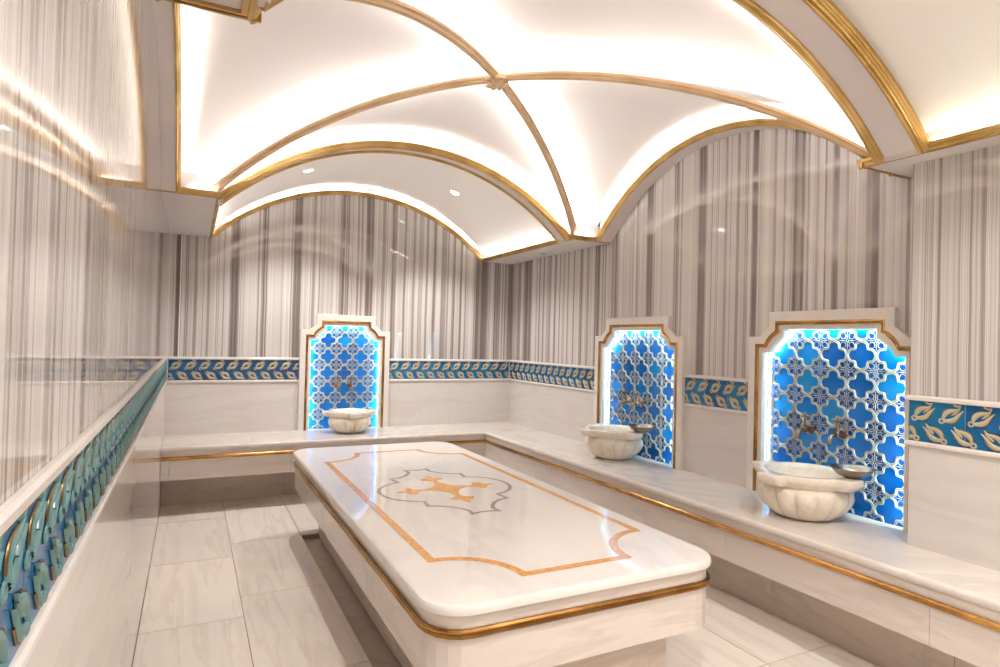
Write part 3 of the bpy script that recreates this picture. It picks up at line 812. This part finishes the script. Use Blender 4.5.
# ------------------------------------------------------------------ taps on the tile panels
def tap(wall_, u, w, label, s=1.0):
    fr = frame_of(wall_); base = Vector(fr(u, w, -.040)); out = (Vector(fr(u, w, 1)) - Vector(fr(u, w, 0))).normalized()
    al = Vector((0, 0, 1)).cross(out)
    t = thing('wall_tap', label, 'tap', base, 'old brass wall taps')
    def pt(a, h, o): return al * a + Vector((0, 0, h)) + out * o
    def tube(pts, r, name, n=12, mat='bronze'):
        mb = MB(); P = [pt(*p) for p in pts]; rows = []
        N_ = len(P)
        for i, p in enumerate(P):
            tt = (P[min(i+1, N_-1)] - P[max(i-1, 0)]).normalized()
            s_ = al if abs(tt.dot(al)) < .9 else Vector((0, 0, 1))
            b = tt.cross(s_).normalized(); a = b.cross(tt); rr = r[i] if isinstance(r, (list, tuple)) else r
            rows.append([p + a * rr * math.cos(2*PI*k/n) + b * rr * math.sin(2*PI*k/n) for k in range(n)])
        mb.grid(rows, closed_v=True, cap=True); return mb.build(name, M[mat], t, smooth=50)
    tube([(0, 0, 0), (0, 0, .003), (0, 0, .008), (0, 0, .012)], [.026, .028, .022, .012], 'wall_flange', 20)
    tube([(0, 0, .010), (0, 0, .03), (0, 0, .034), (0, 0, .056), (0, 0, .062)], [.010, .010, .016, .017, .012], 'valve_body', 16)
    tube([(0, -.004, .055), (0, -.004, .075), (0, -.012, .094), (0, -.030, .104), (0, -.044, .105)], [.010, .009, .009, .009, .011], 'spout')
    tube([(0, .012, .045), (0, .026, .045), (0, .034, .045), (0, .052, .045), (0, .062, .045)], [.012, .012, .007, .006, .010], 'stem')
    tube([(-.030, .070, .045), (-.026, .070, .045), (-.012, .070, .045), (0, .070, .045), (.012, .070, .045), (.026, .070, .045), (.030, .070, .045)], [.003, .008, .0045, .011, .0045, .008, .003], 'cross_handle', 10)
    tube([(0, .070, .020), (0, .070, .024), (0, .070, .036), (0, .070, .045), (0, .070, .056), (0, .070, .068), (0, .070, .072)], [.003, .008, .0045, .010, .0045, .008, .003], 'cross_handle', 10)
    tube([(0, .076, .045), (0, .088, .045), (0, .093, .045)], [.008, .006, .002], 'handle_finial', 10)
for wl_, u, nm in (('back', 1.175, 'left tap of the pair in the back wall niche'), ('back', 1.292, 'right tap of the pair in the back wall niche'),
                   ('right', 3.638, 'left tap of the pair in the middle niche'), ('right', 3.50, 'right tap of the pair in the middle niche'),
                   ('right', 2.145, 'left tap of the pair in the nearest niche'), ('right', 1.965, 'right tap of the pair in the nearest niche')):
    tap(wl_, u, .880, 'brass cross-handled wall tap, ' + nm)

# ------------------------------------------------------------------ rear downlight pair and added front-bay spots
def area(name, loc_, size, power, rot=(0, 0, 0), col=(1, .95, .9), sy=None):
    l = bpy.data.lights.new(name, 'AREA'); l.energy = power; l.size = size; l.color = col
    if sy: l.shape = 'RECTANGLE'; l.size_y = sy
    o = bpy.data.objects.new(name, l); o.location = loc_; o.rotation_euler = rot; C.objects.link(o); return o
for x, y in ((.757, 4.77), (1.955, 4.77)):
    l = bpy.data.lights.new('ceiling_spot', 'SPOT'); l.energy = 85; l.spot_size = math.radians(110); l.spot_blend = .6; l.shadow_soft_size = .035; l.color = (1, .96, .92)
    o = bpy.data.objects.new('ceiling_spot', l); o.location = (x, y, bz(x) - .03); C.objects.link(o)
for x, y in ((.757, .6), (1.955, .6), (.757, -.6), (1.955, -.6)):  # unseen spots, assumed in the front bay and added to brighten floor and platform
    l = bpy.data.lights.new('ceiling_spot', 'SPOT'); l.energy = 75; l.spot_size = math.radians(120); l.spot_blend = .6; l.shadow_soft_size = .04; l.color = (1, .95, .9)
    o = bpy.data.objects.new('ceiling_spot', l); o.location = (x, y, bz(x) - .03); C.objects.link(o)

# ------------------------------------------------------------------ camera
cam = bpy.data.cameras.new('camera'); co = bpy.data.objects.new('camera', cam); C.objects.link(co)
yaw, pitch, roll = .46826, .013611, .02452
fwv = Vector((math.sin(yaw)*math.cos(pitch), math.cos(yaw)*math.cos(pitch), math.sin(pitch)))
r0 = Vector((math.cos(yaw), -math.sin(yaw), 0)); u0 = r0.cross(fwv)
rv = r0*math.cos(roll) + u0*math.sin(roll); uv = -r0*math.sin(roll) + u0*math.cos(roll)
from mathutils import Matrix
co.matrix_world = Matrix(((rv.x, uv.x, -fwv.x, 0), (rv.y, uv.y, -fwv.y, 0), (rv.z, uv.z, -fwv.z, 1.3018), (0, 0, 0, 1)))
cam.sensor_fit = 'HORIZONTAL'; cam.sensor_width = 36; cam.lens = 610.23 * 36 / 1000; cam.clip_start = .02
bpy.context.scene.camera = co
w = bpy.data.worlds.new('world'); bpy.context.scene.world = w; w.use_nodes = True
w.node_tree.nodes['Background'].inputs[0].default_value = (.9, .85, .8, 1); w.node_tree.nodes['Background'].inputs[1].default_value = .02
vs = bpy.context.scene.view_settings
vs.view_transform = 'Standard'; vs.look = 'None'; vs.gamma = 1; vs.use_curve_mapping = False; vs.exposure = 0.10
sc_ = bpy.context.scene
sc_.cycles.max_bounces = 10; sc_.cycles.diffuse_bounces = 6; sc_.cycles.glossy_bounces = 5
sc_.cycles.sample_clamp_indirect = 6
